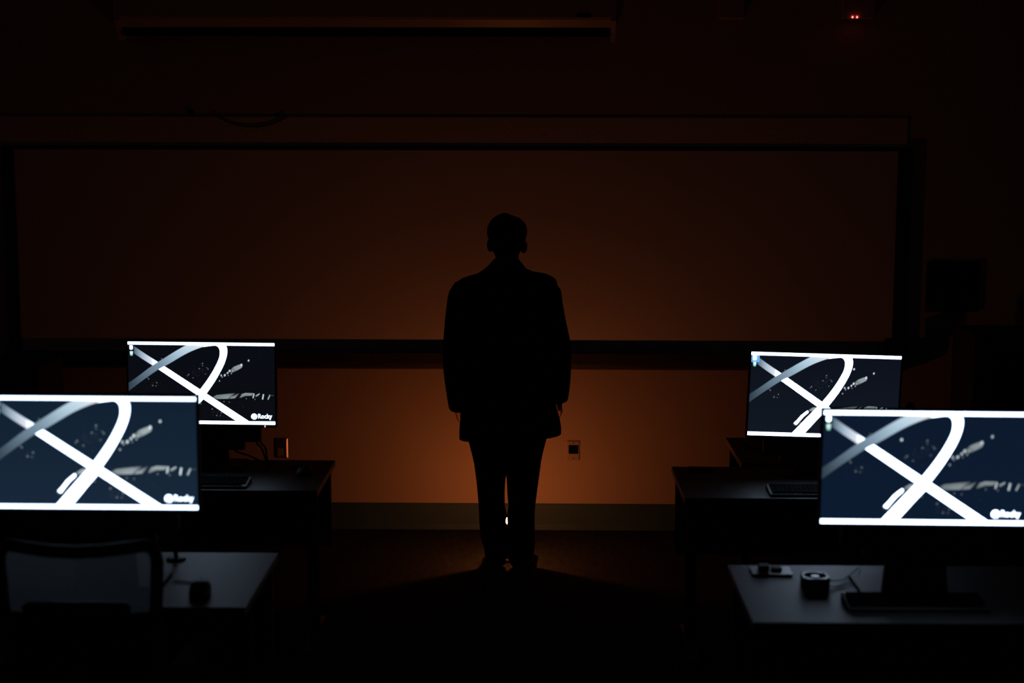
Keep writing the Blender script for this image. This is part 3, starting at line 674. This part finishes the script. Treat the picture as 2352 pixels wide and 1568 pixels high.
for sx in (-1, 1):
    bm = BM(); ball(bm, (sx * .031, .0875, fz(1.687)), .0125, 2); obj('eye', bm, M_eye, person, True)
# hair
bm = BM()
HAIR = [(1.592, -.050, .046, -.072, -.045), (1.612, -.060, .058, -.084, -.03), (1.635, -.072, .070, -.092, -.01), (1.66, -.083, .081, -.099, .015), (1.687, -.092, .091, -.105, .045), (1.704, -.0975, .096, -.108, .065), (1.726, -.0985, .0985, -.108, .095), (1.74, -.098, .097, -.106, .114), (1.758, -.091, .091, -.1, .117), (1.772, -.083, .079, -.09, .107), (1.787, -.070, .061, -.07, .085), (1.797, -.057, .036, -.05, .06), (1.806, -.040, .013, -.03, .03), (1.813, -.020, -.003, -.01, .01)]
HR = rings(bm, S(HAIR), 40, 2.1)
for v in bm.verts:
    a = math.atan2(v.co.y, v.co.x); k = 1 + .016 * math.sin(a * 17 + v.co.z * 60) * min(1, max(0, (v.co.z - 1.6) * 9)) * (1 if abs(math.cos(a)) < .93 else .3)
    v.co.x *= k; v.co.y *= k
obj('hair', bm, M_hair, person, True)
# coat
bm = BM()
COAT = [(.7, -.20, .235, -.125, .13, .055), (.699, -.234, .268, -.149, .154, .055), (.7, -.238, .272, -.153, .158, .055), (.730, -.238, .272, -.152, .158, .05), (.785, -.234, .264, -.148, .155, .02), (.85, -.226, .246, -.143, .150), (1.0, -.205, .212, -.135, .142), (1.15, -.193, .198, -.130, .135), (1.30, -.200, .204, -.132, .140), (1.38, -.222, .222, -.128, .132), (1.41, -.246, .238, -.118, .120), (1.435, -.262, .248, -.108, .106), (1.456, -.264, .249, -.10, .096), (1.475, -.246, .246, -.094, .088), (1.491, -.222, .237, -.088, .08), (1.504, -.184, .217, -.084, .072), (1.515, -.147, .192, -.080, .066), (1.526, -.130, .125, -.076, .06), (1.54, -.11, .095, -.07, .055)]
rings(bm, S(COAT), 44, 2.5, wob=.012)
coat = obj('coat', bm, M_coat, person, True)
for ch_, sg in ((LS, -1), (RS, 1)):
    bm = BM(); c0 = ch_[0]
    pts = [(c0[0] * .70, c0[1], c0[2] - .005)] + [(x, y, z) for x, y, z, r in ch_]
    rad = [.055] + [r for x, y, z, r in ch_]
    pth = smooth_path([(x * K, y, fz(z)) for x, y, z in pts], 4); rr_ = []
    for i in range(len(pth)):
        q = i / 4; j = min(int(q), len(rad) - 2); w = q - j; r = (rad[j] * (1 - w) + rad[j + 1] * w) * K
        rr_.append((r, r * (1 + .03 * math.sin(i * 1.9))))
    # open cuff folded inwards
    end = pth[-1]; dr = (pth[-1] - pth[-2]).normalized()
    pth += [end + dr * .004, end - dr * .004, end - dr * .05]; rr_ += [(.058, .058), (.050, .050), (.046, .046)]
    tube(bm, pth, rr_, 20, flat=(1, 0, 0)); obj('sleeve', bm, M_coat, coat, True)
bm = BM(); RR = rings(bm, S([(1.500, -.155, .150, -.112, .085), (1.516, -.143, .112, -.104, .075), (1.535, -.116, .098, -.098, .066), (1.560, -.088, .080, -.090, .054), (1.580, -.071, .064, -.080, .045), (1.586, -.066, .059, -.074, .04), (1.580, -.062, .056, -.070, .036), (1.53, -.075, .070, -.072, .036)]), 32, 2.2, cap=False)
obj('collar', bm, M_coat, coat, True)
bm = BM(); box(bm, -.003, .003, -.1545, -.150, fz(.70), fz(.93)); obj('vent_seam', bm, M_coat, coat)
# trousers: two legs joined at the seat
bm = BM()
LL = [(.042, -.102, -.004, -.052, .085), (.06, -.106, -.004, -.058, .08), (.085, -.110, .004, -.064, .074), (.100, -.112, .007, -.066, .072), (.123, -.111, .008, -.068, .070), (.152, -.124, .004, -.07, .068), (.176, -.129, .007, -.072, .068), (.198, -.132, .006, -.072, .068), (.214, -.134, .006, -.0725, .069), (.232, -.136, .005, -.073, .07), (.246, -.137, .001, -.0735, .071), (.262, -.138, -.004, -.074, .072), (.275, -.1385, -.002, -.0745, .073), (.288, -.139, .0035, -.075, .075), (.333, -.141, -.008, -.077, .08), (.355, -.142, -.0095, -.078, .082), (.412, -.147, -.010, -.08, .085), (.456, -.151, -.0075, -.082, .086), (.488, -.155, -.004, -.085, .087), (.51, -.158, .004, -.088, .088), (.556, -.163, .01, -.095, .09), (.62, -.178, .015, -.105, .098), (.70, -.198, .015, -.118, .108), (.80, -.20, .015, -.125, .115), (.90, -.19, .015, -.115, .11)]
RL = [(.038, .020, .104, -.050, .085), (.052, .016, .112, -.056, .08), (.068, .008, .122, -.062, .076), (.097, .002, .138, -.066, .072), (.130, -.001, .142, -.069, .07), (.154, .001, .1435, -.07, .068), (.176, .003, .1435, -.072, .068), (.198, .0045, .142, -.072, .068), (.232, .004, .1415, -.073, .07), (.262, .0035, .141, -.074, .072), (.288, .002, .1415, -.075, .075), (.320, .006, .1425, -.076, .078), (.345, .0085, .1445, -.077, .08), (.367, .006, .147, -.078, .082), (.412, .003, .152, -.08, .085), (.457, .001, .158, -.082, .086), (.488, -.001, .162, -.085, .087), (.51, -.006, .165, -.088, .088), (.569, -.01, .172, -.096, .09), (.62, -.015, .182, -.105, .098), (.70, -.015, .202, -.118, .108), (.80, -.015, .205, -.125, .115), (.90, -.015, .19, -.115, .11)]
rings(bm, S(LL), 28, 2.2); rings(bm, S(RL), 28, 2.2)
rings(bm, S([(.76, -.18, .18, -.115, .11), (.85, -.185, .18, -.118, .112), (1.0, -.165, .165, -.105, .105), (1.04, -.16, .16, -.10, .10)]), 28)
obj('trousers', bm, M_trous, person, True)
# shoes
def shoe(xc, yh, ang):
    bm = BM()
    prof = [(.0, .026, .040, .075), (.010, .033, .052, .085), (.04, .037, .060, .085), (.09, .038, .058, .075), (.14, .042, .045, .058), (.20, .049, .040, .046), (.25, .046, .036, .040), (.28, .034, .031, .034), (.293, .018, .026, .028)]
    R = []
    for y, w, z1, zt in prof:
        w *= .88
        R.append([bm.verts.new((w * math.copysign(abs(math.cos(2 * PI * k / 16)) ** .8, math.cos(2 * PI * k / 16)), y, .022 + (zt - .022) * (.5 + .5 * math.sin(2 * PI * k / 16)))) for k in range(16)])
    for a, b in zip(R, R[1:]):
        for k in range(16): bm.faces.new((a[k], a[(k + 1) % 16], b[(k + 1) % 16], b[k]))
    bm.faces.new(R[0]); bm.faces.new(R[-1])
    o = obj('shoe', bm, M_shoe, person, True, loc=(xc, yh, 0), rot=(0, 0, ang))
    bm = BM(); n = 24; A, B = [], []
    for k in range(n):
        a = 2 * PI * k / n; y = .1465 + .150 * math.sin(a); w = (.039 if y < .12 else .039 + .013 * math.sin(min(1, (y - .12) / .1) * PI / 2)) * abs(math.cos(a)) ** .55
        x = math.copysign(w * .88, math.cos(a)); A.append(bm.verts.new((x, y, .0))); B.append(bm.verts.new((x, y, .026)))
    for k in range(n): bm.faces.new((A[k], A[(k + 1) % n], B[(k + 1) % n], B[k]))
    bm.faces.new(A[::-1]); bm.faces.new(B); obj('sole', bm, M_sole, o)
    bm = BM()
    for q in range(4):
        y = .115 + q * .022; tube(bm, [(-.016, y, .082 - q * .007), (0, y + .004, .086 - q * .007), (.016, y + .008, .082 - q * .007)], .002, 6)
    obj('laces', bm, M_sole, o)
shoe(-.056, -.058, .05); shoe(.074, -.02, -.10)

# ------------------------------------------------------------------ lamp glowing on the floor in front of the person's shins
lp_ = thing('floor_lamp', 'small glowing orange lamp on the floor, glimpsed between the legs', 'lamp', (-.1187, 7.795, 0))
bm = BM(); lathe(bm, [(.020, 0), (.021, .004), (.018, .012), (.006, .018)], seg=24); obj('base', bm, M_wick, lp_, True, angle=40)
bm = BM(); lathe(bm, [(.004, .016), (.004, .188), (.009, .192), (.010, .203), (.007, .205)], seg=16); obj('stem', bm, M_wick, lp_, True, angle=40)
bm = BM(); ball(bm, (0, 0, .2185), (.014, .014, .016), 3); tag(obj('bulb', bm, M_bulb, lp_, True), 'glowing orange bulb')
